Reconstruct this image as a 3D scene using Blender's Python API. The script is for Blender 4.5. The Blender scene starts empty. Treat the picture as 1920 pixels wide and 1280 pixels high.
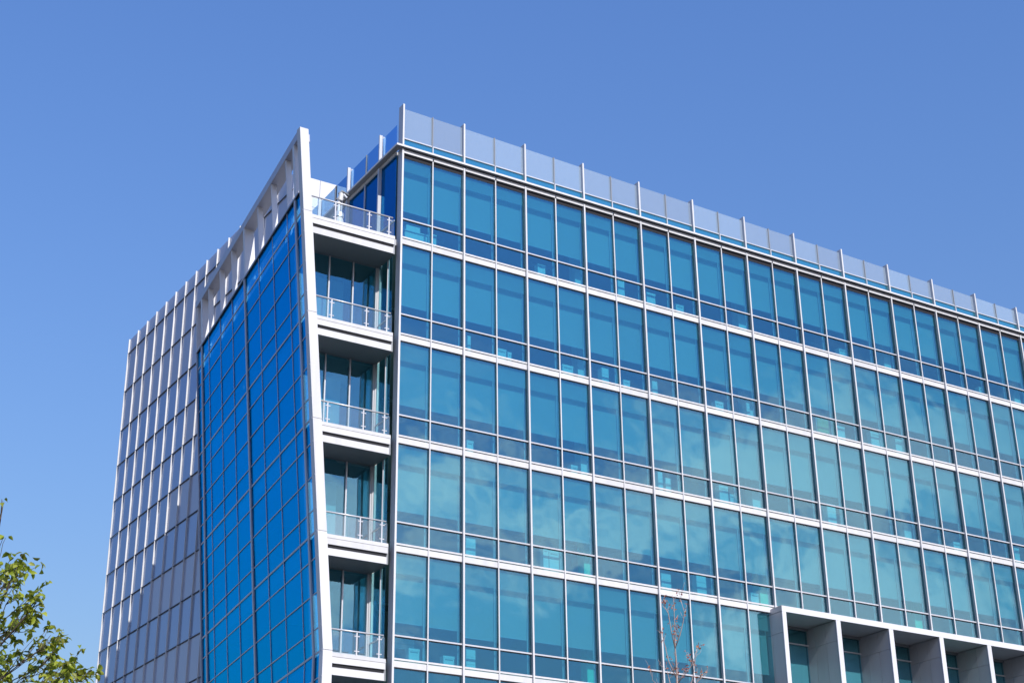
import bpy, bmesh, math, random
from mathutils import Vector, Matrix
random.seed(11)
sc = bpy.context.scene
R = math.radians
ZO = 32.13                     # height of the top office floor line above the ground
# ------------------------------------------------------------------ camera
cd = bpy.data.cameras.new('camera'); cam = bpy.data.objects.new('camera', cd); sc.collection.objects.link(cam)
yaw, pitch, roll = 0.5523, 0.4307, -0.0126
f_ = Vector((math.sin(yaw)*math.cos(pitch), math.cos(yaw)*math.cos(pitch), math.sin(pitch)))
r_ = Vector((math.cos(yaw), -math.sin(yaw), 0)); u_ = r_.cross(f_)
r2 = r_*math.cos(roll) + u_*math.sin(roll); u2 = -r_*math.sin(roll) + u_*math.cos(roll)
cam.matrix_world = Matrix(((r2.x, u2.x, -f_.x, -25.80), (r2.y, u2.y, -f_.y, -50.534), (r2.z, u2.z, -f_.z, -30.43+ZO), (0, 0, 0, 1)))
cd.sensor_width = 36.0; cd.lens = 2977.7/1920*36.0; cd.clip_start = .1; cd.clip_end = 6000
sc.camera = cam
# ------------------------------------------------------------------ sky, sun, exposure
AZ, EL = R(2.4), R(38.2)       # the sun stands in front of the street facade, a little to its left
w = bpy.data.worlds.new('World'); sc.world = w; w.use_nodes = True
nt = w.node_tree; N = nt.nodes; Lk = nt.links; N.clear()
out = N.new('ShaderNodeOutputWorld'); bg = N.new('ShaderNodeBackground'); sky = N.new('ShaderNodeTexSky')
sky.sky_type = 'NISHITA'; sky.sun_disc = False; sky.sun_elevation = EL; sky.sun_rotation = math.pi + AZ
sky.altitude = 0; sky.air_density = 3.0; sky.dust_density = 0.0; sky.ozone_density = 8.0
bg.inputs[1].default_value = 0.145
# drifting cloud banks low over the city behind the camera (they show in the glass)
tc = N.new('ShaderNodeTexCoord'); sx = N.new('ShaderNodeSeparateXYZ'); Lk.new(tc.outputs['Generated'], sx.inputs[0])
mp = N.new('ShaderNodeMapping'); mp.inputs['Scale'].default_value = (1, 1, 2.2); mp.inputs['Location'].default_value = (.35, .2, .1)
Lk.new(tc.outputs['Generated'], mp.inputs[0])
nz = N.new('ShaderNodeTexNoise'); nz.inputs['Scale'].default_value = 5.0; nz.inputs['Detail'].default_value = 7; nz.inputs['Roughness'].default_value = .55
Lk.new(mp.outputs[0], nz.inputs['Vector'])
def mrange(src, a, b, c=0., d=1.):
    m = N.new('ShaderNodeMapRange'); m.interpolation_type = 'SMOOTHSTEP'
    for i, v in enumerate((a, b, c, d)): m.inputs[i+1].default_value = v
    Lk.new(src, m.inputs[0]); return m.outputs[0]
def mul(a, b):
    m = N.new('ShaderNodeMath'); m.operation = 'MULTIPLY'; Lk.new(a, m.inputs[0])
    if hasattr(b, 'links'): Lk.new(b, m.inputs[1])
    else: m.inputs[1].default_value = b
    return m.outputs[0]
cl = mul(mul(mul(mrange(nz.outputs[0], .42, .59), mrange(sx.outputs['Z'], .43, .33)), mrange(sx.outputs['Y'], -.50, -.71)), .75)
tn = N.new('ShaderNodeMix'); tn.data_type = 'RGBA'; tn.blend_type = 'MULTIPLY'; tn.inputs[0].default_value = 1; tn.inputs[7].default_value = (.50, .625, 1.10, 1); Lk.new(sky.outputs[0], tn.inputs[6])
mx = N.new('ShaderNodeMix'); mx.data_type = 'RGBA'; Lk.new(cl, mx.inputs[0]); Lk.new(tn.outputs[2], mx.inputs[6]); mx.inputs[7].default_value = (11.0, 9.4, 9.6, 1)
Lk.new(mx.outputs[2], bg.inputs[0]); Lk.new(bg.outputs[0], out.inputs[0])
sd = bpy.data.lights.new('sun', 'SUN'); sd.energy = 4.5; sd.angle = R(.53); sd.color = (1, .96, .9)
sun = bpy.data.objects.new('sun', sd); sc.collection.objects.link(sun)
sv = Vector((-math.sin(AZ)*math.cos(EL), -math.cos(AZ)*math.cos(EL), math.sin(EL)))
sun.rotation_euler = sv.to_track_quat('Z', 'Y').to_euler(); sun.location = (0, -80, 90)
vs = sc.view_settings; vs.view_transform = 'Standard'; vs.look = 'None'; vs.exposure = 0.1; vs.gamma = 1
sc.cycles.max_bounces = 10; sc.cycles.transparent_max_bounces = 24; sc.cycles.glossy_bounces = 5; sc.cycles.diffuse_bounces = 3
sc.cycles.caustics_reflective = False; sc.cycles.caustics_refractive = False; sc.cycles.sample_clamp_indirect = 6
sc.cycles.use_denoising = True
# ------------------------------------------------------------------ materials
def new_mat(name):
    m = bpy.data.materials.new(name); m.use_nodes = True; m.node_tree.nodes.clear()
    return m, m.node_tree.nodes, m.node_tree.links
def paint(name, col, rough=.45, metal=0., var=.06, scale=1.3, streak=True, bump=0.):
    m, n, l = new_mat(name)
    o = n.new('ShaderNodeOutputMaterial'); p = n.new('ShaderNodeBsdfPrincipled'); l.new(p.outputs[0], o.inputs[0])
    t = n.new('ShaderNodeTexCoord'); mpn = n.new('ShaderNodeMapping'); mpn.inputs['Scale'].default_value = (3, 3, .35) if streak else (1, 1, 1)
    g = n.new('ShaderNodeNewGeometry'); l.new(g.outputs['Position'], mpn.inputs[0])
    z = n.new('ShaderNodeTexNoise'); z.inputs['Scale'].default_value = scale; z.inputs['Detail'].default_value = 6
    l.new(mpn.outputs[0], z.inputs['Vector'])
    oi = n.new('ShaderNodeObjectInfo')
    a = n.new('ShaderNodeMath'); a.operation = 'MULTIPLY_ADD'; a.inputs[1].default_value = .5; l.new(oi.outputs['Random'], a.inputs[0]); l.new(z.outputs[0], a.inputs[2])
    r = n.new('ShaderNodeValToRGB'); r.color_ramp.elements[0].position = .3; r.color_ramp.elements[1].position = 1.0
    r.color_ramp.elements[0].color = tuple(c*(1-2*var) for c in col)+(1,); r.color_ramp.elements[1].color = tuple(min(1, c*(1+var*.5)) for c in col)+(1,)
    l.new(a.outputs[0], r.inputs[0]); l.new(r.outputs[0], p.inputs['Base Color'])
    p.inputs['Roughness'].default_value = rough; p.inputs['Metallic'].default_value = metal
    if max(col) < .05: p.inputs['Specular IOR Level'].default_value = .1
    if bump:
        b = n.new('ShaderNodeBump'); b.inputs['Strength'].default_value = bump; b.inputs['Distance'].default_value = .01
        l.new(z.outputs[0], b.inputs['Height']); l.new(b.outputs[0], p.inputs['Normal'])
    return m
def glass(name, trans, gloss, r0, r90=.95, wave=.5, power=5., rough=0., haze=0., haze_col=(.8, .85, .9), tvar=.1):
    """coated architectural glass: tinted see-through plus a mirror coat that grows towards grazing angles"""
    m, n, l = new_mat(name)
    o = n.new('ShaderNodeOutputMaterial'); tr = n.new('ShaderNodeBsdfTransparent'); gl = n.new('ShaderNodeBsdfGlossy'); mix = n.new('ShaderNodeMixShader')
    gl.inputs['Roughness'].default_value = rough; gl.inputs['Color'].default_value = gloss+(1,)
    oi = n.new('ShaderNodeObjectInfo')
    cr = n.new('ShaderNodeMix'); cr.data_type = 'RGBA'; cr.inputs[6].default_value = tuple(c*(1-tvar) for c in trans)+(1,); cr.inputs[7].default_value = tuple(min(1, c*(1+tvar)) for c in trans)+(1,)
    l.new(oi.outputs['Random'], cr.inputs[0]); l.new(cr.outputs[2], tr.inputs['Color'])
    lw = n.new('ShaderNodeLayerWeight'); lw.inputs[0].default_value = .5
    pw = n.new('ShaderNodeMath'); pw.operation = 'POWER'; pw.inputs[1].default_value = power; l.new(lw.outputs['Facing'], pw.inputs[0])
    mr = n.new('ShaderNodeMapRange'); mr.inputs[3].default_value = r0; mr.inputs[4].default_value = r90; l.new(pw.outputs[0], mr.inputs[0])
    # slight roller-wave and pillowing of each pane, different for every pane
    g = n.new('ShaderNodeNewGeometry'); ad = n.new('ShaderNodeVectorMath'); ad.operation = 'ADD'; cb = n.new('ShaderNodeCombineXYZ')
    ml = n.new('ShaderNodeMath'); ml.operation = 'MULTIPLY'; ml.inputs[1].default_value = 37.; l.new(oi.outputs['Random'], ml.inputs[0])
    l.new(ml.outputs[0], cb.inputs[0]); l.new(ml.outputs[0], cb.inputs[2]); l.new(g.outputs['Position'], ad.inputs[0]); l.new(cb.outputs[0], ad.inputs[1])
    z = n.new('ShaderNodeTexNoise'); z.inputs['Scale'].default_value = .7; z.inputs['Detail'].default_value = 1.5; l.new(ad.outputs[0], z.inputs['Vector'])
    b = n.new('ShaderNodeBump'); b.inputs['Strength'].default_value = wave; b.inputs['Distance'].default_value = .03
    l.new(z.outputs[0], b.inputs['Height']); l.new(b.outputs[0], gl.inputs['Normal'])
    l.new(mr.outputs[0], mix.inputs[0]); l.new(tr.outputs[0], mix.inputs[1]); l.new(gl.outputs[0], mix.inputs[2])
    last = mix.outputs[0]
    if haze:
        df = n.new('ShaderNodeBsdfDiffuse'); df.inputs[0].default_value = haze_col+(1,); tl = n.new('ShaderNodeBsdfTranslucent'); tl.inputs[0].default_value = haze_col+(1,)
        m1 = n.new('ShaderNodeMixShader'); m1.inputs[0].default_value = .35; l.new(df.outputs[0], m1.inputs[1]); l.new(tl.outputs[0], m1.inputs[2])
        m2 = n.new('ShaderNodeMixShader'); m2.inputs[0].default_value = haze; l.new(last, m2.inputs[1]); l.new(m1.outputs[0], m2.inputs[2]); last = m2.outputs[0]
    l.new(last, o.inputs[0]); return m
def fabric(name, col, transl=.3, open_=0.):
    m, n, l = new_mat(name)
    o = n.new('ShaderNodeOutputMaterial'); d = n.new('ShaderNodeBsdfDiffuse'); t = n.new('ShaderNodeBsdfTranslucent'); mi = n.new('ShaderNodeMixShader'); mi.inputs[0].default_value = transl
    d.inputs[0].default_value = col+(1,); t.inputs[0].default_value = col+(1,); l.new(d.outputs[0], mi.inputs[1]); l.new(t.outputs[0], mi.inputs[2]); last = mi.outputs[0]
    if open_:                                   # open weave of a screen fabric
        tp = n.new('ShaderNodeBsdfTransparent'); m2 = n.new('ShaderNodeMixShader'); m2.inputs[0].default_value = open_
        l.new(last, m2.inputs[1]); l.new(tp.outputs[0], m2.inputs[2]); last = m2.outputs[0]
    l.new(last, o.inputs[0]); return m
M = {}
M['white'] = paint('white_metal_panel', (.67, .66, .665), .42, 0, .07)
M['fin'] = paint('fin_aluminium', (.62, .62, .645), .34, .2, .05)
M['fin_shadow_side'] = paint('shaded_fin_side', (.48, .49, .53), .4, .1, .05)  # darker than the white caps: the fins' shaded sides put into the colour
M['silver'] = paint('silver_metal', (.62, .63, .66), .35, .4, .06)
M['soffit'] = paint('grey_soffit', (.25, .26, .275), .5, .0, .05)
M['dark'] = paint('dark_joint_and_shadow', (.03, .03, .035), .6, 0, .05)
M['blue_mull'] = paint('violet_grey_mullion', (.46, .47, .56), .4, .1, .06)
M['wing_mull'] = paint('dark_transom', (.13, .14, .18), .5, .2, .06)
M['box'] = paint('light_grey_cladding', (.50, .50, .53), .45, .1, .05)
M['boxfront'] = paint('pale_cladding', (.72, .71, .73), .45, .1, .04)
M['interior'] = paint('interior_plaster', (.62, .63, .63), .8, 0, .05, streak=False)
M['slab'] = paint('concrete_floor', (.5, .5, .49), .8, 0, .08, streak=False)
M['core'] = paint('dark_core_wall', (.16, .17, .18), .8, 0, .1, streak=False)
M['column'] = paint('white_column_paint', (.85, .86, .85), .6, 0, .02)
M['green_column'] = paint('green_column_paint', (.10, .85, .55), .6, 0, .03)
M['card'] = paint('white_cardboard', (.85, .86, .84), .8, 0, .04, streak=False)
M['print'] = paint('grey_print', (.25, .3, .33), .8, 0, .04, streak=False)
M['tan'] = paint('tan_board', (.55, .45, .2), .8, 0, .1, streak=False)
M['shade'] = fabric('roller_shade_fabric', (.57, .59, .59), .25)
M['screen'] = fabric('screen_fabric', (.66, .68, .68), .5, .35)
M['curtain'] = fabric('pale_curtain', (.75, .77, .78), .3)
M['street_glass'] = glass('teal_street_glass', (.55, .865, .90), (.48, .82, .95), .22, .95, .38, tvar=.012)
M['clerestory'] = glass('teal_clerestory_glass', (.42, .80, .86), (.35, .85, 1.0), .22, .95, .25, tvar=.015, haze=.22, haze_col=(.15, .45, .55))
M['recess_glass'] = glass('dark_teal_glass', (.60, .84, .88), (.42, .84, 1.0), .20, .95, .35)
M['west_glass'] = glass('deep_blue_glass', (.25, .58, .75), (.05, .36, .80), .30, .95, .3)
M['blue_glass'] = glass('mirror_blue_glass', (.50, .85, .97), (.003, .48, .93), .34, .97, .4, 5., tvar=.04)
M['rail_glass'] = glass('clear_rail_glass', (.86, .95, .97), (.9, .95, 1.), .07, .8, .1, haze=.05, haze_col=(.75, .85, .88))
M['parapet_glass'] = glass('frosted_parapet_glass', (.82, .90, .95), (.8, .88, 1.), .08, .8, .1, haze=.34, haze_col=(.60, .68, .77))
M['west_parapet'] = glass('blue_parapet_glass', (.55, .72, .88), (.3, .55, .85), .12, .8, .1)
M['wing_glass'] = glass('grey_blue_wing_glass', (.35, .45, .60), (.62, .72, .92), .5, .9, .5, 4., haze=.5, haze_col=(.66, .76, .94))
M['wing_panel'] = glass('grey_wing_spandrel_and_shadow', (.2, .22, .3), (.8, .84, .95), .45, .85, .4, 4., haze=.66, haze_col=(.84, .86, .97))
M['bark'] = paint('brown_bark', (.10, .075, .05), .9, 0, .2, 14, False, .6)
M['pale_bark'] = paint('pale_twig_bark', (.58, .44, .40), .8, 0, .15, 20, False, .3)
def leaf_mat(name, cols, tr=.4):
    m, n, l = new_mat(name)
    o = n.new('ShaderNodeOutputMaterial'); g = n.new('ShaderNodeNewGeometry'); r = n.new('ShaderNodeValToRGB')
    e = r.color_ramp.elements; e[0].color = cols[0]+(1,); e[1].color = cols[-1]+(1,)
    for i, c in enumerate(cols[1:-1]): x = e.new((i+1)/(len(cols)-1)); x.color = c+(1,)
    l.new(g.outputs['Random Per Island'], r.inputs[0])
    p = n.new('ShaderNodeBsdfPrincipled'); p.inputs['Roughness'].default_value = .45; t = n.new('ShaderNodeBsdfTranslucent'); mi = n.new('ShaderNodeMixShader'); mi.inputs[0].default_value = tr
    l.new(r.outputs[0], p.inputs['Base Color']); l.new(r.outputs[0], t.inputs[0]); l.new(p.outputs[0], mi.inputs[1]); l.new(t.outputs[0], mi.inputs[2]); l.new(mi.outputs[0], o.inputs[0]); return m
M['leaf'] = leaf_mat('spring_leaf', [(.13, .18, .015), (.27, .34, .025), (.40, .46, .04), (.20, .20, .025), (.48, .53, .07)])
M['dry_leaf'] = leaf_mat('dry_leaf', [(.38, .07, .04), (.52, .14, .08), (.46, .22, .06)], .25)
m, n, l = new_mat('asphalt_ground'); M['ground'] = m
o = n.new('ShaderNodeOutputMaterial'); p = n.new('ShaderNodeBsdfPrincipled'); l.new(p.outputs[0], o.inputs[0]); z = n.new('ShaderNodeTexNoise'); z.inputs['Scale'].default_value = .4; z.inputs['Detail'].default_value = 8
g = n.new('ShaderNodeNewGeometry'); l.new(g.outputs['Position'], z.inputs['Vector']); r = n.new('ShaderNodeValToRGB'); r.color_ramp.elements[0].color = (.05, .05, .052, 1); r.color_ramp.elements[1].color = (.12, .12, .115, 1)
l.new(z.outputs[0], r.inputs[0]); l.new(r.outputs[0], p.inputs['Base Color']); p.inputs['Roughness'].default_value = .9
# ------------------------------------------------------------------ builders
CACHE = {}; WL = {}          # shared meshes; place of each object in the world
def link(name, me, parent=None, loc=(0, 0, 0)):
    o = bpy.data.objects.new(name, me); sc.collection.objects.link(o); o.parent = parent
    WL[o.name] = Vector(loc); o.location = Vector(loc)-(WL[parent.name] if parent else Vector((0, 0, 0))); return o
def mesh(key, verts, faces, mat, smooth=False):
    me = bpy.data.meshes.new(key); me.from_pydata(verts, [], faces); me.materials.append(M[mat] if isinstance(mat, str) else mat)
    if smooth: me.polygons.foreach_set('use_smooth', [True]*len(me.polygons))
    me.update(); return me
HF = [(0, 1, 3, 2), (4, 6, 7, 5), (0, 4, 5, 1), (2, 3, 7, 6), (0, 2, 6, 4), (1, 5, 7, 3)]
def hexa(name, parent, mat, P):
    """P: 8 corners indexed x*4+y*2+z; shares mesh data between equal pieces"""
    c = [sum(p[i] for p in P)/8 for i in range(3)]
    rel = [tuple(round(p[i]-c[i], 4) for i in range(3)) for p in P]
    key = (mat, tuple(rel))
    if key not in CACHE: CACHE[key] = mesh(name, rel, HF, mat)
    return link(name, CACHE[key], parent, (c[0], c[1], c[2]+ZO))
def box(name, parent, mat, x0, x1, y0, y1, z0, z1):
    return hexa(name, parent, mat, [(x, y, z) for x in (x0, x1) for y in (y0, y1) for z in (z0, z1)])
def boxes(name, parent, mat, L):
    """several boxes that make up one solid part"""
    v, f = [], []
    for x0, x1, y0, y1, z0, z1 in L:
        b = len(v); v += [(x, y, z+ZO) for x in (x0, x1) for y in (y0, y1) for z in (z0, z1)]; f += [tuple(b+i for i in q) for q in HF]
    return link(name, mesh(name, v, f, mat), parent)
def tube_geo(v, f, pts, rad, n=6, cap=True):
    pts = [Vector(p) for p in pts]; b0 = len(v); up = Vector((.31, .2, .93))
    for i, p in enumerate(pts):
        d = (pts[min(i+1, len(pts)-1)]-pts[max(i-1, 0)]).normalized(); a = d.cross(up)
        if a.length < 1e-3: a = d.cross(Vector((1, 0, 0)))
        a.normalize(); b = d.cross(a)
        for k in range(n):
            t = 2*math.pi*k/n; v.append(tuple(p+(a*math.cos(t)+b*math.sin(t))*rad[i]))
    for i in range(len(pts)-1):
        for k in range(n):
            k2 = (k+1) % n; f.append((b0+i*n+k, b0+i*n+k2, b0+(i+1)*n+k2, b0+(i+1)*n+k))
    if cap: f.append(tuple(b0+k for k in range(n))[::-1]); f.append(tuple(b0+(len(pts)-1)*n+k for k in range(n)))
def tag(o, label, cat, group=None):
    o['label'] = label; o['category'] = cat
    if group: o['group'] = group
    return o
# ------------------------------------------------------------------ the ground
gr = link('ground', mesh('ground', [(-1500, -1500, 0), (1500, -1500, 0), (1500, 1500, 0), (-1500, 1500, 0)], [(0, 1, 2, 3)], 'ground')); gr['kind'] = 'structure'
# ------------------------------------------------------------------ the office building
W, H, NB = 3.05, 4.296, 14
B = link('office_building', None)
tag(B, 'teal and blue glass office building with white fins, corner balconies and a leaning blue wall', 'building')
XE = NB*W
zr = lambda r: -H*r
BX0, BZ1 = 17.99, -12.757                    # the projecting frame starts here
def zbase(x): return BZ1-.02 if x > BX0-.02 else -24.
# --- street curtain wall
cw = boxes('street_curtain_wall', B, 'silver', [(.06, XE, .03, .10, zr(r)+.02, zr(r)+.24) for r in range(4)] + [(.06, BX0-.02, .03, .10, zr(r)+.02, zr(r)+.24) for r in (4, 5)] + [(.06, XE, .03, .10, 4.27, 4.40)])
def tilt(o, a=.0026):
    o.rotation_euler = (random.gauss(0, a), 0, random.gauss(0, a)); return o
floors = []
for i in range(NB):
    for h in (0, 1):
        xa = (i*W-.035 if h == 0 else i*W+1.5275); xb = (i*W+1.5225 if h == 0 else (i+1)*W-.040)
        if i == 0 and h == 0: xa = .09
        for r in range(6):
            x1 = xb
            if r >= 4 and xb > BX0:
                if xa > BX0-.1: continue
                x1 = BX0-.03
            zt = 4.26 if r == 0 else zr(r-1)+.01
            zb_, zm = zr(r)+.29, zr(r)+1.147
            # vision and sill panes
            tilt(box('vision_pane', cw, 'street_glass', xa, x1, -.002, .018, zm+.003, zt if r else 4.02))
            tilt(box('sill_pane', cw, 'street_glass', xa, x1, -.002, .018, zb_, zm-.003))
            # transom
            box('transom', cw, 'fin', xa+.01, x1-.005, -.045, -.004, zm-.025, zm+.03)
            # spandrel panel with its projecting lip
            ma, mb = xa+.036, x1-.036 if h else x1-.02
            if h: ma = xa+.02
            sp = box('spandrel_panel', cw, 'white', ma, mb, -.032, .026, zr(r)+.004, zr(r)+.226)
            box('spandrel_lip', cw, 'white', ma, mb, -.058, -.004, zr(r)+.258, zr(r)+.325)
            box('transom_strip', cw, 'dark', xa+.03, x1-.03, -.030, -.004, zm-.055, zm-.027)  # dark strip along the underside of the transom
            if r: box('band_shadow_strip', cw, 'dark', ma, mb, -.026, -.004, zr(r-1)-.045, zr(r-1)+.002)  # dark strip painted in as the shadow line under the band above
            else: box('head_shadow_strip', cw, 'dark', ma, mb, -.006, .016, 4.024, 4.214)  # matte dark strip standing in for the shadow under the head beam
            # roller shade behind the vision pane
            if r < 5:
                box('pocket_fascia', cw, 'screen', max(xa+.05, .14), x1-.05, .085, .10, zt-.80, zt-.003)
                bot = zr(r)+1.74+random.gauss(0, .012)
                if r == 4 and i == 1 and h == 0: bot -= .2
                xs = max(xa+.012, .30); x2 = x1-.012
                s = box('roller_shade', cw, 'shade', xs, x2, .285, .291, bot, zt-.065)
                box('shade_bar', cw, 'silver', xs, x2, .277, .299, bot-.03, bot-.002)
        # slim mullion in the middle of the bay
        if h == 0:
            xm = i*W+1.525
            box('mullion', cw, 'fin_shadow_side', xm-.022, xm+.022, -.06, -.006, zbase(xm), 4.21); box('mullion_cap', cw, 'white', xm-.024, xm+.024, -.078, -.062, zbase(xm), 4.21)
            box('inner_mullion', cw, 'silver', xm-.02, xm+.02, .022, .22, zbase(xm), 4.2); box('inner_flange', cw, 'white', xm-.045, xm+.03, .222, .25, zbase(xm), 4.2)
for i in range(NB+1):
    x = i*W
    if i == 0: box('corner_fin', cw, 'fin_shadow_side', .047, .1245, -.108, .26, -24, 4.40); box('corner_fin_cap', cw, 'white', .045, .1265, -.13, -.11, -24, 4.40); continue
    box('fin', cw, 'fin_shadow_side', x-.070, x-.002, -.108, -.004, zbase(x), 4.214); box('fin_cap', cw, 'white', x-.072, x, -.13, -.11, zbase(x), 4.31)
    box('inner_mullion', cw, 'core', x-.072, x, .022, .24, zbase(x), 4.2); box('inner_flange', cw, 'white', x-.10, x+.02, .242, .27, zbase(x), 4.2)
# head beam under the canopy, one panel per half bay
for i in range(NB*2):
    x = i*W/2; box('head_panel', cw, 'white', max(x+.03, .135), x+W/2-.03, -.10, .028, 4.218, 4.372)
# --- sun canopy round the corner
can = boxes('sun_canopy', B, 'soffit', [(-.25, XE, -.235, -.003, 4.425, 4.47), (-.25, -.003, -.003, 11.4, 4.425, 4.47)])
boxes('canopy_edge', can, 'white', [(-.268, XE, -.255, -.237, 4.415, 4.50), (-.268, -.252, -.237, 11.4, 4.415, 4.50)])
boxes('canopy_top', can, 'silver', [(-.25, XE, -.235, -.003, 4.472, 4.49), (-.25, -.003, -.003, 11.4, 4.472, 4.49)])
# --- clerestory strip and frosted parapet above the canopy
par = boxes('roof_parapet', B, 'silver', [(.13, XE, .03, .12, 4.50, 4.56), (.13, XE, .03, .10, 4.93, 4.985)])
ptop = lambda x: 6.58-.0175*x
for i in range(NB):
    for h in (0, 1):
        xa = i*W+(0 if h == 0 else 1.5275); xb = i*W+1.5225 if h == 0 else (i+1)*W-.075
        if i == 0 and h == 0: xa = .13
        box('clerestory_pane', par, 'clerestory', xa, xb, .0, .018, 4.50, 4.925)
        box('parapet_rail', par, 'fin', xa+.02, xb-.02, -.04, .022, 4.935, 4.985)
        zt0, zt1 = ptop(xa)-.16, ptop(xb)-.16
        hexa('parapet_pane', par, 'parapet_glass', [(xa+.015, .0, 4.99), (xa+.015, .0, zt0), (xa+.015, .02, 4.99), (xa+.015, .02, zt0), (xb-.012, .0, 4.99), (xb-.012, .0, zt1), (xb-.012, .02, 4.99), (xb-.012, .02, zt1)])
    box('parapet_mullion', par, 'soffit', i*W+1.505, i*W+1.545, -.03, .12, 4.99, ptop(i*W+1.5)-.13)
    box('strip_mullion', par, 'fin', i*W+1.501, i*W+1.549, -.07, -.002, 4.505, 4.93)
for i in range(NB+1):
    x = i*W if i else .1265
    box('parapet_fin', par, 'fin_shadow_side', x-.073, x-.002, -.108, .17 if i else .26, 4.505, ptop(x)-.004); box('parapet_fin_cap', par, 'white', x-.075, x, -.13, -.11, 4.505, ptop(x))
# --- west side of the top floor
ws = boxes('west_curtain_wall', B, 'silver', [(.0, .06, .27, 11.45, .02, .28), (.0, .06, .27, 11.45, 4.22, 4.40)])
ysw = [.27, 1.64, 3.13, 4.72, 6.22, 7.75, 9.27, 10.8, 11.45]
for a, b in zip(ysw[:-1], ysw[1:]):
    tilt(box('vision_pane', ws, 'west_glass', -.02, .0, a+.01, b-.01, 1.16, 4.23)); tilt(box('sill_pane', ws, 'west_glass', -.02, .0, a+.01, b-.01, .29, 1.14))
    box('transom', ws, 'fin', -.06, -.022, a+.03, b-.03, 1.125, 1.175)
    box('head_panel', ws, 'white', -.05, .0, a+.02, b-.02, 4.265, 4.405)
    box('parapet_pane', ws, 'west_parapet', -.02, .0, a+.02, b-.02, 4.52, 5.72)
for k, y in enumerate(ysw[1:-1]):
    if k % 2 == 0:
        box('fin', ws, 'fin', -.17, -.024, y-.04, y+.04, .25, 4.25); box('parapet_fin', ws, 'fin', -.16, -.024, y-.045, y+.045, 4.52, 5.90); box('parapet_fin', ws, 'fin', .004, .12, y-.045, y+.045, 4.52, 5.86)
    else:
        box('mullion', ws, 'fin', -.07, -.024, y-.025, y+.025, .25, 4.25); box('parapet_mullion', ws, 'soffit', -.04, .05, y-.025, y+.025, 4.52, 5.74)
# --- interior: floor slabs, cores, columns
for r in range(6):
    x1 = XE if r < 4 else XE
    box('floor_slab', B, 'slab', .12, x1, .13, 11.3, zr(r)-.06, zr(r)+.29)
boxes('core_wall', B, 'interior', [(.5, XE, 7.5, 7.7, -24, 4.2)])
box('end_wall', B, 'interior', XE+.01, XE+.25, -.05, 34, -ZO, 4.5)
box('partition_wall', B, 'interior', .02, .14, 1.62, 7.45, -24, zr(0)-.08)
roof = box('roof', B, 'box', .08, XE, .14, 11.4, 4.45, 4.49)
for r in range(5):
    for k in range(4):
        x = 9.25+9.15*k
        if x > XE-1: continue
        box('interior_column', B, 'green_column' if r >= 3 and k < 3 else 'column', x, x+.45, 1.0, 1.45, zr(r)+.295, zr(r)+H-.065)
random.seed(21)
for r in range(5):
    for x in [2.2+1.9*q for q in range(20)]:
        if random.random() < .45: continue
        y = random.uniform(4.3, 6.6); box('light_fixture', B, 'column', x, x+1.2, y, y+.10, zr(r)+H-.13, zr(r)+H-.065) if r else box('light_fixture', B, 'column', x, x+1.2, y, y+.10, 4.05, 4.12)
# --- lower storeys below the picture
low = boxes('lower_wall', B, 'core', [(.06, XE, .1, 11, -ZO, -24.02)])
# --- rear wing, taller than the street block
WY0, WY1 = 11.5, 34.03
wg = boxes('rear_wing', B, 'core', [(.24, XE, WY0+.06, WY1, 4.5, 9.16), (.24, .5, 17.1, WY1, -ZO, 4.5), (.5, XE, 33.6, WY1, -ZO, 4.5)])
zw = [9.25, 8.32, 5.88] + [3.43-2.148*j for j in range(10)]
def wx(y): return -.246+.0182*(WY1-y)
nfin = 16
for k in range(nfin):
    y1 = WY1-1.475*k; y0 = max(y1-1.475, WY0)
    for j in range(len(zw)-1):
        z1, z0 = zw[j], zw[j+1]
        if y1 < 16.9 and z1 < 4: continue
        grey = j < 3 or (j % 2 == 0 and k >= (7-(j-4)//2*1 if j >= 4 else 99))  # lower rows: the cast shadow's diagonal edge put into the panel colours
        xa, xb = wx(y0), wx(y1)
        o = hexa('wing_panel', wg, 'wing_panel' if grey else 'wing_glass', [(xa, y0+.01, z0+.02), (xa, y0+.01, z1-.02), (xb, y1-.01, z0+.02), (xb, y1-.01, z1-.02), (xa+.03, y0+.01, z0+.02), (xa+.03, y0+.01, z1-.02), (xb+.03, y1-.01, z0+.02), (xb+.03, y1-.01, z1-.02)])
        tilt(o, .001)
        hexa('wing_transom', wg, 'wing_mull', [(xa-.062, y0+.002, z0-.014), (xa-.062, y0+.002, z0+.014), (xb-.062, y1-.002, z0-.014), (xb-.062, y1-.002, z0+.014), (xa-.004, y0+.002, z0-.014), (xa-.004, y0+.002, z0+.014), (xb-.004, y1-.002, z0-.014), (xb-.004, y1-.002, z0+.014)])
for k in range(nfin):
    y = WY1-1.475*k; x = wx(y)
    for j in range(len(zw)-1):
        if y < 16.95 and zw[j] < 4: continue
        box('wing_fin', wg, 'white', x-.088, x-.004, y-.015, y+.015, zw[j+1]+.017, zw[j]-.017 if j else 9.24)
# white end wall of the wing above the roof terrace
xs = [.20, 1.55, 3.05, 4.6, 6.1, 7.6, 9.1]
for a, b in zip(xs[:-1], xs[1:]):
    for z0, z1 in ((4.55, 6.05), (6.05, 7.62), (7.62, 9.2)):
        box('end_panel', wg, 'white', a+.012, b-.012, WY0, WY0+.05, z0+.012, z1-.012)
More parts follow.
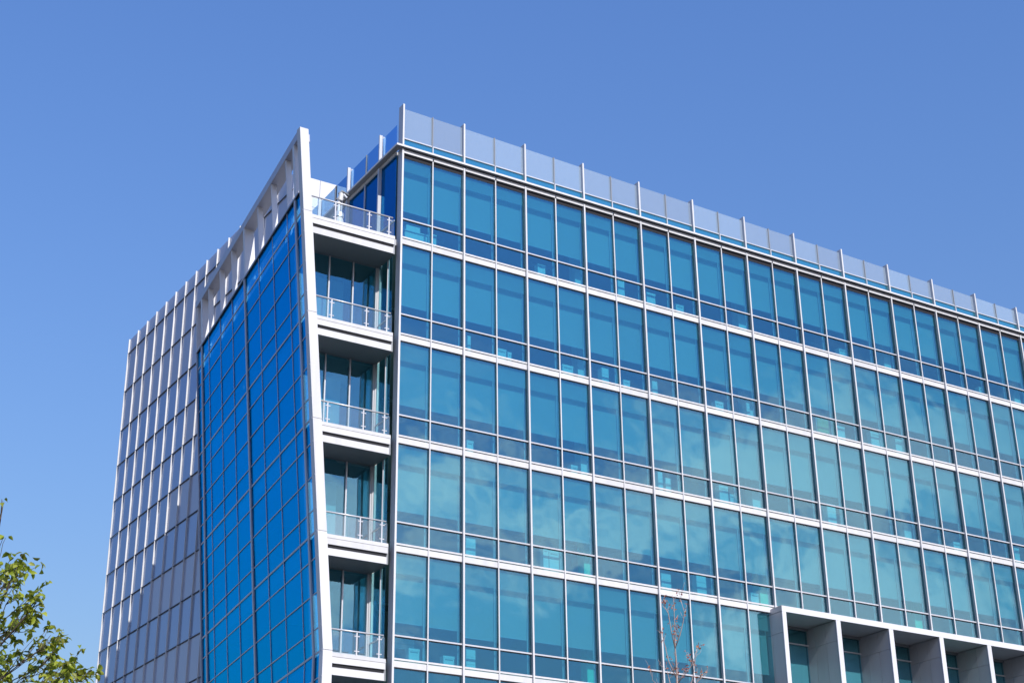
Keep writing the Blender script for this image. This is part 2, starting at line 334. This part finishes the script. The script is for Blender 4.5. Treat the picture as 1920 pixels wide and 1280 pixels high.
# --- the leaning blue wall
FZ = .29-4*H                                            # fold level
def Xb(y, z): return -4.23+.129*(y+.13)+.0903*(.29-max(z, FZ-.003))
def slant(name, parent, mat, y0, y1, z0, z1, o0, o1):
    return hexa(name, parent, mat, [(Xb(y, z)+o, y, z) for o in (o0, o1) for y in (y0, y1) for z in (z0, z1)])
ys = [-.10, .83, 1.97, 4.06, 6.14, 8.27, 10.43, 12.5, 14.6, 15.85, 16.76]
rows = [1.145]
for k in range(5):
    zf = .29-k*H
    rows += [zf, zf-.92, zf-.92-1.263, zf-.92-2.526]
rows = rows[:-1]
bw = link('blue_glass_wall', mesh('blue_glass_wall', [(Xb(16.95, z)+x, 16.95+y, z+ZO) for z in (1.1, FZ, -ZO) for y in (0, .12) for x in (0.02, 2.)] , [(0, 1, 5, 4), (2, 6, 7, 3), (4, 5, 9, 8), (6, 10, 11, 7), (0, 4, 6, 2), (4, 8, 10, 6), (1, 3, 7, 5), (5, 7, 11, 9), (0, 2, 3, 1)], 'core'), B)
thick_y = (1, 5, 9)
for a in range(len(ys)-1):
    for b in range(len(rows)-1):
        o = slant('blue_pane', bw, 'blue_glass', ys[a]+.006, ys[a+1]-.006, rows[b+1]+.006, rows[b]-.006, 0., .02)
        o.rotation_euler = (0, random.gauss(0, .004), random.gauss(0, .004))
        zb = rows[b+1]; fl = abs(((.29-zb)/H)-round((.29-zb)/H)) < .01; t = .038 if fl else .02
        ya = ys[a]+(.09 if a in thick_y else .026); yb_ = ys[a+1]-(.09 if a+1 in thick_y else .026)
        slant('transom', bw, 'blue_mull', ya, yb_, zb-t, zb+t, -.020, -.003)
for a, y in enumerate(ys):
    if a == 0: continue
    hw, dp = (.08, -.06) if a in thick_y else (.018, -.022)
    if a == len(ys)-1: hw, dp = .05, -.07
    slant('mullion', bw, 'blue_mull', y-hw, y+hw, FZ, 1.145, dp, -.004); slant('mullion', bw, 'blue_mull', y-hw, y+hw, -24, FZ-.004, dp, -.004)
slant('glass_coping', bw, 'blue_mull', .2, 16.9, 1.165, 1.235, -.08, .30)
slant('coping_gasket', bw, 'dark', .2, 16.9, 1.147, 1.163, -.04, .22)
for k in range(5):
    zf = .29-k*H
    y0 = 1.56 if k else 1.6
    hexa('floor_slab', bw, 'slab', [(x, y, z) for x, y, z in [(Xb(y0, zf)+.12, y0, zf-.6), (Xb(y0, zf)+.12, y0, zf-.08), (Xb(16.8, zf)+.12, 16.85, zf-.6), (Xb(16.8, zf)+.12, 16.85, zf-.08), (.0, y0, zf-.6), (.0, y0, zf-.08), (.0, 16.85, zf-.6), (.0, 16.85, zf-.08)]])
# --- white edge frame of the blue wall: slanted corner post, top beam, posts
ef = link('edge_frame', mesh('edge_frame', [(Xb(-.13, z)+x, y, z+ZO) for z in (3.9, FZ, -24) for x in (.03, .34) for y in (-.10, .14)], [(0, 1, 3, 2), (0, 4, 5, 1), (2, 3, 7, 6), (0, 2, 6, 4), (1, 5, 7, 3), (4, 8, 9, 5), (6, 7, 11, 10), (4, 6, 10, 8), (5, 9, 11, 7), (8, 10, 11, 9)], 'dark'), B)
lv = [3.97] + [.29-k*H for k in range(5)] + [FZ-H, -24]
for a, b in zip(lv[:-1], lv[1:]):
    hexa('frame_panel', ef, 'white', [(Xb(-.13, z)+x, y, z) for x in (0, .368) for y in (-.13, .17) for z in (b+.009, a-.009)])
cuts = [.172, 4.06, 8.27, 12.5, 16.95]
for a, b in zip(cuts[:-1], cuts[1:]): slant('top_beam', ef, 'blue_mull', a+.004, b-.004, 3.60, 3.93, -.012, .52)
for a, y in enumerate(ys):
    if a == 0: continue
    if a in thick_y: slant('post', ef, 'boxfront', y-.11, y+.11, 1.237, 3.598, -.01, .46)
    else: slant('post', ef, 'boxfront', y-.04, y+.04, 1.237, 3.598, .02, .26)
slant('post', ef, 'boxfront', 16.86, 16.94, -8, 3.598, -.01, .4)
# --- corner balconies and roof terrace
pX = (-2.78, -1.28, -.39)
for k in range(6):
    zf = .29-k*H; xl = Xb(-.13, zf)+.33; depth = 1.5
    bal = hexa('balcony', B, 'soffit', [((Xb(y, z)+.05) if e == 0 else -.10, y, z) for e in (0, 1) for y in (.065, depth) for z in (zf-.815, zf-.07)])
    if k == 0: bal['label'] = 'roof terrace slab at the top of the balcony stack'
    box('fascia', bal, 'white', xl, -.165, -.012, .06, zf-.42, zf-.195); box('fascia_cap', bal, 'white', xl, -.155, -.025, .06, zf-.185, zf-.045)
    box('lower_fascia', bal, 'white', xl, -.185, .022, .062, zf-.82, zf-.555); box('fascia_joint', bal, 'dark', xl, -.20, .04, .063, zf-.55, zf-.425)
    v, f = [], []
    tube_geo(v, f, [(xl, .08, zf+.82+ZO), (-.22, .08, zf+.82+ZO)], [.034, .034], 8); link('handrail', mesh('handrail', v, f, 'fin', True), bal)
    v, f = [], []
    tube_geo(v, f, [(-.12, .30, zf+.80+ZO), (-.12, depth, zf+.80+ZO)], [.02, .02], 8); link('side_rail', mesh('side_rail', v, f, 'silver', True), bal)
    for x in pX:
        if x < xl+.1: continue
        box('rail_post', bal, 'fin', x-.027, x+.027, .06, .10, zf-.04, zf+.795)
        for z in (zf+.12, zf+.66):
            box('glass_clip', bal, 'fin', x-.10, x-.024, .045, .085, z-.018, z+.018); box('glass_clip', bal, 'fin', x+.024, x+.10, .045, .085, z-.018, z+.018)
    e = [xl+.05]+[x for x in pX if x > xl+.1]+[-.17]
    for a, b in zip(e[:-1], e[1:]):
        if b-a > .12: box('rail_pane', bal, 'rail_glass', a+.05, b-.05 if b < -.2 else b, .048, .06, zf-.03, zf+.74)
# glazing behind the balconies and the side wall of the recess
gz = box('balcony_glazing', B, 'silver', -.13, -.06, 1.55, 1.60, -24, .29-.9)
for k in range(1, 6):
    zf = .29-k*H; zt = zf+H-.83; zb = zf-.06
    box('sill_beam', gz, 'silver', Xb(1.6, zf-.9)+.12, -.135, 1.55, 1.60, zf-.9, zf-.05)
    hexa('jamb_panel', gz, 'white', [((Xb(y, z)+.06) if q == 0 else Xb(1.5, zf)+.62, y, z) for q in (0, 1) for y in (1.45, 1.50) for z in (zb, zt)])
    e = [Xb(1.5, zf)+.63, -3.36, -2.30, -1.24, -.2]; e = [e[0]]+[x for x in e[1:] if x > e[0]+.3]
    for a, b in zip(e[:-1], e[1:]):
        tilt(box('window_pane', gz, 'recess_glass', a+.005, b-.005, 1.53, 1.545, zb, zt))
        box('mullion', gz, 'fin', b-.028, b+.028, 1.46, 1.525, zb, zt)
        if k >= 3:
            box('transom', gz, 'fin', a+.03, b-.03, 1.48, 1.526, zf+.34, zf+.385)
    if k >= 3:
        a, b = e[-2], e[-1]
        boxes('hopper_frame', gz, 'white', [(a+.05, b-.05, 1.47, 1.524, zf+.20, zf+.30), (a+.05, a+.15, 1.47, 1.524, zb, zf+.20), (b-.15, b-.05, 1.47, 1.524, zb, zf+.20)])
    box('head_frame', gz, 'soffit', e[0], -.16, 1.45, 1.527, zt, zt+.09)
    box('corner_post', gz, 'fin', -.17, -.085, 1.42, 1.50, zb, zt)
    for a, b in ((.27, .60), (.66, 1.40)):
        tilt(box('side_pane', gz, 'recess_glass', -.10, -.085, a, b, zb, zt))
    box('mullion', gz, 'fin', -.135, -.05, .61, .65, zb, zt)
    box('transom', gz, 'soffit', -.12, -.102, .27, 1.40, zf+.80, zf+.85)
    box('inner_blind', gz, 'curtain', max(Xb(2.1, zf)+.5, -3.2), -1.35, 2.1, 2.13, zb, zt-.7); box('inner_post', gz, 'core', -.95, -.80, 2.2, 2.35, zb, zt)
# --- projecting window frame at the lower right
pf = boxes('projecting_frame', B, 'core', [(BX0+.05, XE, 1.22, 1.4, -ZO, BZ1-.1)])
zt = BZ1; zi = -13.005
edges = [17.99, 20.975, 24.035, 27.075, 30.085, 33.13, 36.18, 39.23, 42.28]
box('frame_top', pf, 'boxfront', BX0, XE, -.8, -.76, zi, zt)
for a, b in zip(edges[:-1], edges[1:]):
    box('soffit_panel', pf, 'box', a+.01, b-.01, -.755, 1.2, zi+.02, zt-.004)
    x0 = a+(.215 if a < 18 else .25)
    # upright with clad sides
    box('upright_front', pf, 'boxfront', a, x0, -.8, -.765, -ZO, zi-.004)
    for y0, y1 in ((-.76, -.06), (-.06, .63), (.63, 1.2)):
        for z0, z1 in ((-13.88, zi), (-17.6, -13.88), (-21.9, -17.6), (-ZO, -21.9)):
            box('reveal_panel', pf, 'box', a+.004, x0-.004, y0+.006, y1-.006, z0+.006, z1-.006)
    g0, g1 = x0, b
    tilt(box('window_pane', pf, 'recess_glass', g0, g1, 1.13, 1.15, -13.70, zi-.09)); tilt(box('window_pane', pf, 'recess_glass', g0, g1, 1.13, 1.15, -17.4, -13.76)); box('window_pane', pf, 'recess_glass', g0, g1, 1.13, 1.15, -21.6, -17.46)
    box('transom', pf, 'fin', g0, g1, 1.05, 1.128, -13.755, -13.705); box('transom', pf, 'fin', g0, g1, 1.05, 1.128, -17.455, -17.405)
    box('window_head', pf, 'soffit', g0, g1, 1.02, 1.15, zi-.085, zi+.015)
    box('inner_curtain', pf, 'curtain', g0+1.15, g1-.05, 1.19, 1.21, -21, zi-.1)
boxes('frame_cap', pf, 'box', [(BX0, XE, -.757, -.135, zt-.003, zt+.006)])
# ------------------------------------------------------------------ things standing inside the windows
ORD = ['first', 'second', 'third', 'fourth', 'fifth', 'sixth', 'seventh', 'eighth', 'ninth', 'tenth', 'eleventh', 'twelfth']
FLN = ['top floor', 'second floor from the top', 'third floor from the top', 'fourth floor from the top', 'fifth floor from the top']
items = [(.57,1.69,0,1.38,.83,'d'),(1.72,1.92,0,1.00,.80,'b'),(6.87,7.25,0,.97,.61,'b'),(11.05,11.40,0,1.39,.81,'b'),(12.60,13.07,0,1.05,.68,'b'),(14.21,14.64,0,.88,.61,'b'),(23.91,24.43,0,.90,.61,'b'),(33.30,33.69,0,.86,.56,'b'),(3.52,3.67,1,1.19,.85,'c'),(4.80,5.24,1,.86,.64,'b'),(5.31,5.49,1,.78,.63,'b'),(8.00,8.53,1,.83,.58,'b'),(10.14,10.5,1,1.22,.87,'c'),(11.11,11.45,1,.79,.64,'b'),(12.79,13.08,1,1.17,.81,'c'),(16.09,16.54,1,.83,.62,'b'),(18.04,18.24,1,1.21,.84,'c'),(22.11,22.91,1,1.30,.87,'p'),(23.22,23.73,1,1.06,.84,'b'),(25.37,26.07,1,1.18,.79,'b'),(26.94,27.51,1,1.12,.83,'b'),(3.38,3.67,2,.83,.61,'b'),(8.29,8.60,2,.69,.55,'b'),(12.84,13.09,2,1.27,.88,'c'),(13.23,13.51,2,1.07,.69,'c'),(15.97,16.45,2,1.15,.70,'b'),(16.54,16.78,2,.86,.61,'b'),(22.32,22.84,2,1.45,.82,'c'),(29.98,30.48,2,.77,.55,'b'),(34.12,34.46,2,1.10,.77,'b'),(6.85,7.10,3,1.25,.76,'b'),(7.13,7.58,3,1.19,.71,'b'),(3.45,3.88,3,1.18,.76,'c'),(8.51,9.20,3,2.08,1.62,'w'),(14.57,15.08,3,1.33,.82,'c'),(12.74,13.24,3,1.11,.70,'c'),(17.29,17.71,3,.88,.65,'b'),(.98,1.84,4,1.74,1.10,'w'),(.94,1.38,4,.85,.57,'b'),(2.39,2.84,4,.74,.54,'b'),(3.46,3.87,4,1.14,.66,'c')]
def root(name, x, y, z): return link(name, None, None, (x, y, z+ZO))
def sub(name, parent, mat, x0, x1, y0, y1, z0, z1):
    me = CACHE.setdefault((name, mat, round(x1-x0, 2), round(y1-y0, 2), round(z1-z0, 2)), None)
    if me is None:
        me = mesh(name, [(x, y, z) for x in (-(x1-x0)/2, (x1-x0)/2) for y in (-(y1-y0)/2, (y1-y0)/2) for z in (-(z1-z0)/2, (z1-z0)/2)], HF, mat)
        CACHE[(name, mat, round(x1-x0, 2), round(y1-y0, 2), round(z1-z0, 2))] = me
    return link(name, me, parent, ((x0+x1)/2, (y0+y1)/2, (z0+z1)/2+ZO))
used = {}
for x0, x1, r, zt_, zb_, t in items:
    bay = int((x0+x1)/2/W); half = 'left' if ((x0+x1)/2-bay*W) < W/2 else 'right'
    where = '%s, %s pane of the %s bay' % (FLN[r], half, ORD[bay]); z = zr(r); base = z+.295; top = z+zt_; xc = (x0+x1)/2
    if t == 'b':
        o = root('archive_box', xc, .42, base); small = x1-x0 < .3
        sub('box_body', o, 'card', x0, x1, .30, .56, base, top-.09); sub('box_lid', o, 'card', x0-.012, x1+.012, .288, .572, top-.088, top)
        sub('print_mark', o, 'print', x0+.06, x1-.06, .292, .299, top-.16, top-.125)
        lab = '%s white lidded box, %s' % ('narrow' if small else 'wide', where); cat = 'box'; grp = 'storage boxes behind the glass'
    elif t == 'c':
        o = root('filing_cabinet', xc, .6, base)
        sub('cabinet_body', o, 'card', x0, x1, .5, .8, base, top)
        hgt = (top-base)/3
        for q in range(3): sub('drawer_front', o, 'column', x0+.015, x1-.015, .485, .499, base+q*hgt+.01, base+(q+1)*hgt-.01)
        lab = '%s white cabinet, %s' % ('narrow' if x1-x0 < .27 else 'upright', where); cat = 'cabinet'; grp = 'white cabinets behind the glass'
    elif t == 'd':
        o = root('desk', xc, .9, base)
        sub('desk_top', o, 'card', x0, x1, .55, 1.2, base+.72, base+.76); sub('modesty_panel', o, 'card', x0+.05, x1-.05, .60, .62, base+.1, base+.70)
        for a in (x0+.03, x1-.08): sub('leg', o, 'silver', a, a+.05, .64, 1.15, base, base+.715)
        sub('paper_stack', o, 'card', x0+.1, x0+.75, .6, .95, base+.765, base+1.02)
        lab = 'white desk at the corner, ' + where; cat = 'desk'; grp = None
    elif t == 'p':
        o = root('pinboard', xc, .42, base)
        sub('board', o, 'tan', x0+.05, x1-.05, .40, .43, base+.3, top-.05); sub('board_frame', o, 'silver', x0, x1, .435, .455, base+.25, top)
        for a in (x0+.1, x1-.15): sub('leg', o, 'silver', a, a+.05, .36, .48, base, base+.245)
        lab = 'tan framed pinboard, ' + where; cat = 'board'; grp = None
    else:
        o = root('whiteboard', xc, 1.6, base)
        for q in range(3):
            hh = (top-z-zb_)/3; sub('panel', o, 'column', x0, x1, 1.58, 1.62, z+zb_+q*hh+.03, z+zb_+(q+1)*hh)
        for a in (x0+.04, x1-.09): sub('leg', o, 'silver', a, a+.05, 1.63, 1.68, base, top)
        lab = 'white panelled board on legs, ' + where; cat = 'board'; grp = None
    tag(o, lab, cat, grp)
# ------------------------------------------------------------------ camera mast on the roof terrace
mx_, my_ = -2.08, 1.25
mz = .22+ZO
mast = link('camera_mast', None, None, (mx_, my_, mz)); tag(mast, 'white jointed equipment mast standing on the roof terrace behind the glass railing', 'mast')
def tube(name, parent, mat, pts, rad, n=10):
    v, f = [], []; tube_geo(v, f, pts, rad, n); o = link(name, mesh(name, v, f, mat, False), parent, parent.location); return o
tube('base', mast, 'white', [(0, 0, 0), (0, 0, .75), (0, 0, .95)], [.21, .20, .15], 14)
tube('collar', mast, 'silver', [(0, 0, .95), (0, 0, 1.12), (.01, 0, 1.2)], [.20, .20, .13], 12)
tube('pole', mast, 'white', [(-.02, 0, 1.18), (-.02, 0, 1.9)], [.07, .06], 10)
tube('side_pole', mast, 'silver', [(.10, 0, 1.15), (.11, 0, 1.95)], [.03, .03], 8)
tube('antenna', mast, 'dark', [(-.14, .02, 1.6), (-.14, .02, 2.42)], [.022, .02], 8)
tube('housing', mast, 'white', [(.02, -.05, 1.72), (.05, -.05, 2.05)], [.10, .10], 10)
tube('clamp', mast, 'soffit', [(-.16, 0, 1.78), (.20, 0, 1.86)], [.035, .035], 8)
tube('arm', mast, 'soffit', [(-.02, 0, 2.05), (.10, 0, 2.2), (.42, .05, 2.16)], [.06, .06, .03], 8)
tube('lamp_head', mast, 'silver', [(.16, -.03, 2.06), (.30, -.05, 1.93)], [.06, .045], 10)
# ------------------------------------------------------------------ trees
def add_leaf(v, f, p, d, nrm, L, wd):
    d = d.normalized(); s = d.cross(nrm).normalized(); nn = s.cross(d); b = len(v)
    fold = .22*wd
    pts = [p, p+d*L*.35+s*wd*.5+nn*fold, p+d*L*.38, p+d*L*.35-s*wd*.5+nn*fold, p+d*L*.72+s*wd*.36+nn*(fold-.12*L), p+d*L*.75-nn*.1*L, p+d*L*.72-s*wd*.36+nn*(fold-.12*L), p+d*L-nn*.28*L]
    v += [tuple(q) for q in pts]
    f += [(b, b+2, b+1), (b, b+3, b+2), (b+1, b+2, b+5, b+4), (b+2, b+3, b+6, b+5), (b+4, b+5, b+7), (b+5, b+6, b+7)]
def rnd(s=1.): return Vector((random.gauss(0, s), random.gauss(0, s), random.gauss(0, s)))
def bend(a, b, n, s):
    a, b = Vector(a), Vector(b); return [a.lerp(b, i/n)+(rnd(s) if 0 < i < n else Vector((0, 0, 0))) for i in range(n+1)]
random.seed(5)
base = Vector((-21.7, -28.9, 0)); clusters = [(-20.73,-29.31,8.02),(-20.40,-28.77,8.11),(-20.95,-29.30,8.90),(-20.72,-28.65,8.55),(-20.53,-28.44,8.05),(-20.62,-29.54,7.50),(-20.41,-29.79,7.48),(-20.13,-27.96,7.72),(-20.34,-29.20,7.48),(-20.54,-28.99,7.20),(-20.15,-27.28,7.24),(-19.94,-28.78,7.25),(-19.59,-28.05,7.26),(-20.12,-28.57,7.09),(-19.48,-28.48,6.99),(-19.86,-29.33,6.64),(-19.26,-28.58,6.91),(-19.83,-27.63,6.90),(-19.75,-28.47,6.73),(-20.19,-27.72,6.88),(-19.82,-28.21,7.01),(-20.79,-29.41,7.44),(-20.38,-27.81,7.34),(-19.40,-28.54,6.77)]
tree = link('leafy_tree', None, None, tuple(base)); tag(tree, 'tree with bright green spring leaves at the lower left edge', 'tree')
tv, tf, lv_, lf = [], [], [], []
trunk = [base, base+Vector((.05, .03, 1.6)), base+Vector((.15, .0, 3.2)), base+Vector((.35, .05, 4.8)), base+Vector((.6, .1, 6.2)), base+Vector((.8, .0, 7.6)), base+Vector((.82, -.2, 8.9))]
tube_geo(tv, tf, [p-base for p in trunk], [.16, .14, .12, .09, .06, .03, .008], 8)
extra = []
for _ in range(34):
    a = random.uniform(0, 2*math.pi); q = math.sqrt(random.random()); z = random.uniform(3.4, 6.4)
    rr = 2.1*math.sqrt(max(.1, 1-((z-4.9)/2.4)**2)); extra.append((base.x+.35+rr*q*math.cos(a), base.y+rr*q*math.sin(a), z))
for _ in range(14):
    extra.append((base.x-.3-random.random()*1.3, base.y+random.uniform(-1.3, 1.3), random.uniform(6.2, 8.2)))
def trunk_at(z):
    for a, b in zip(trunk[:-1], trunk[1:]):
        if a.z <= z <= b.z: return a.lerp(b, (z-a.z)/(b.z-a.z))
    return trunk[-1]
for ci, c in enumerate([Vector(c) for c in clusters+extra]):
    hd = math.hypot(c.x-base.x, c.y-base.y); st = trunk_at(max(2.2, min(8.0, c.z-.35-.55*hd)))
    limb = bend(st, c, 5, .05)
    tube_geo(tv, tf, [p-base for p in limb], [.016, .013, .010, .008, .006, .004], 5)
    tiny = ci in (2, 3)
    for _ in range(3 if tiny else 5):
        e = c+rnd(.085)+Vector((0, 0, .02)); s0 = limb[random.choice((3, 4))]; tw = bend(s0, e, 3, .02)
        tube_geo(tv, tf, [p-base for p in tw], [.006, .005, .004, .003], 4)
        for _ in range(2 if tiny else random.randint(6, 10)):
            p = tw[random.choice((2, 3, 3))]+rnd(.028); d = Vector((random.gauss(0, 1), random.gauss(0, 1), random.gauss(-.55, .5)))
            add_leaf(lv_, lf, p-base, d, rnd()+Vector((0, 0, 1.2)), random.uniform(.085, .135), random.uniform(.055, .082))
link('trunk', mesh('trunk', tv, tf, 'bark', True), tree, tree.location); link('crown', mesh('crown', lv_, lf, 'leaf', True), tree, tree.location)
# bare young tree with a few dry leaves in front of the street facade
random.seed(9)
b2 = Vector((-1.25, -18.5, 0)); bt = link('bare_tree', None, None, tuple(b2)); tag(bt, 'thin bare tree with pale twigs and few dry reddish leaves', 'tree')
tv, tf, lv_, lf = [], [], [], []
main = [(-1.25,-18.5,0),(-1.2,-18.5,3),(-1.3,-18.55,6),(-1.28,-18.6,8.5),(-1.39,-18.64,10.54),(-1.52,-18.83,11.03),(-1.61,-18.93,11.33),(-1.75,-19.14,11.88),(-1.88,-19.33,12.37),(-1.92,-19.37,12.49)]
tube_geo(tv, tf, [Vector(p)-b2 for p in main], [.09, .075, .06, .045, .028, .022, .017, .011, .006, .003], 7)
brs = [[(-1.62,-18.93,11.33),(-1.58,-19.12,11.64),(-1.58,-19.28,11.94),(-1.6,-19.38,12.15),(-1.76,-19.46,12.47)],[(-1.61,-18.93,11.33),(-1.8,-19.05,11.76),(-1.94,-19.16,12.13),(-2.07,-19.18,12.31),(-2.18,-19.2,12.47)],[(-1.43,-18.68,10.66),(-1.68,-18.73,11.03),(-1.9,-18.85,11.52),(-1.99,-18.9,11.7)],[(-1.38,-18.64,10.54),(-1.26,-18.84,10.76),(-1.16,-19.01,10.96),(-1.15,-19.16,11.24)],[(-1.28,-18.6,8.6),(-1.0,-18.75,9.6),(-1.08,-18.83,10.54),(-1.09,-18.99,10.84),(-1.13,-19.13,11.14),(-1.15,-19.21,11.31)],[(-1.02,-18.78,9.9),(-.99,-18.88,10.53),(-.87,-19.04,10.68),(-.8,-19.12,10.75)],[(-1.35,-18.62,9.8),(-1.54,-18.55,10.54),(-1.68,-18.63,10.85),(-1.86,-18.58,10.97)]]
def twigs(br, n):
    for _ in range(n):
        i = random.randint(1, len(br)-1); s0 = Vector(br[i-1]).lerp(Vector(br[i]), random.random())
        e = s0+Vector((random.gauss(0, .11), random.gauss(0, .11), random.uniform(.08, .38))); tw = bend(s0, e, 3, .015)
        tube_geo(tv, tf, [p-b2 for p in tw], [.0065, .005, .004, .0025], 4)
        for _ in range(random.choice((0, 3, 4, 6))):
            p = tw[random.choice((1, 2, 3))]+rnd(.012); add_leaf(lv_, lf, p-b2, rnd()+Vector((0, 0, -.4)), rnd(), random.uniform(.045, .085), random.uniform(.025, .045))
for br in brs:
    tube_geo(tv, tf, [Vector(p)-b2 for p in br], [.016*(1-.75*i/(len(br)-1)) for i in range(len(br))], 5); twigs(br, 9)
twigs(main[4:], 16)
for _ in range(26):
    z = random.uniform(4, 10.3); a = random.uniform(0, 6.28); s0 = Vector((-1.28, -18.55, z)); e = s0+Vector((math.cos(a)*.7, math.sin(a)*.7, 1.0)); br = bend(s0, e, 4, .05)
    tube_geo(tv, tf, [p-b2 for p in br], [.016, .012, .009, .006, .003], 5); twigs(br, 4)
link('trunk', mesh('trunk', tv, tf, 'pale_bark', True), bt, bt.location); link('crown', mesh('crown', lv_, lf, 'dry_leaf', True), bt, bt.location)
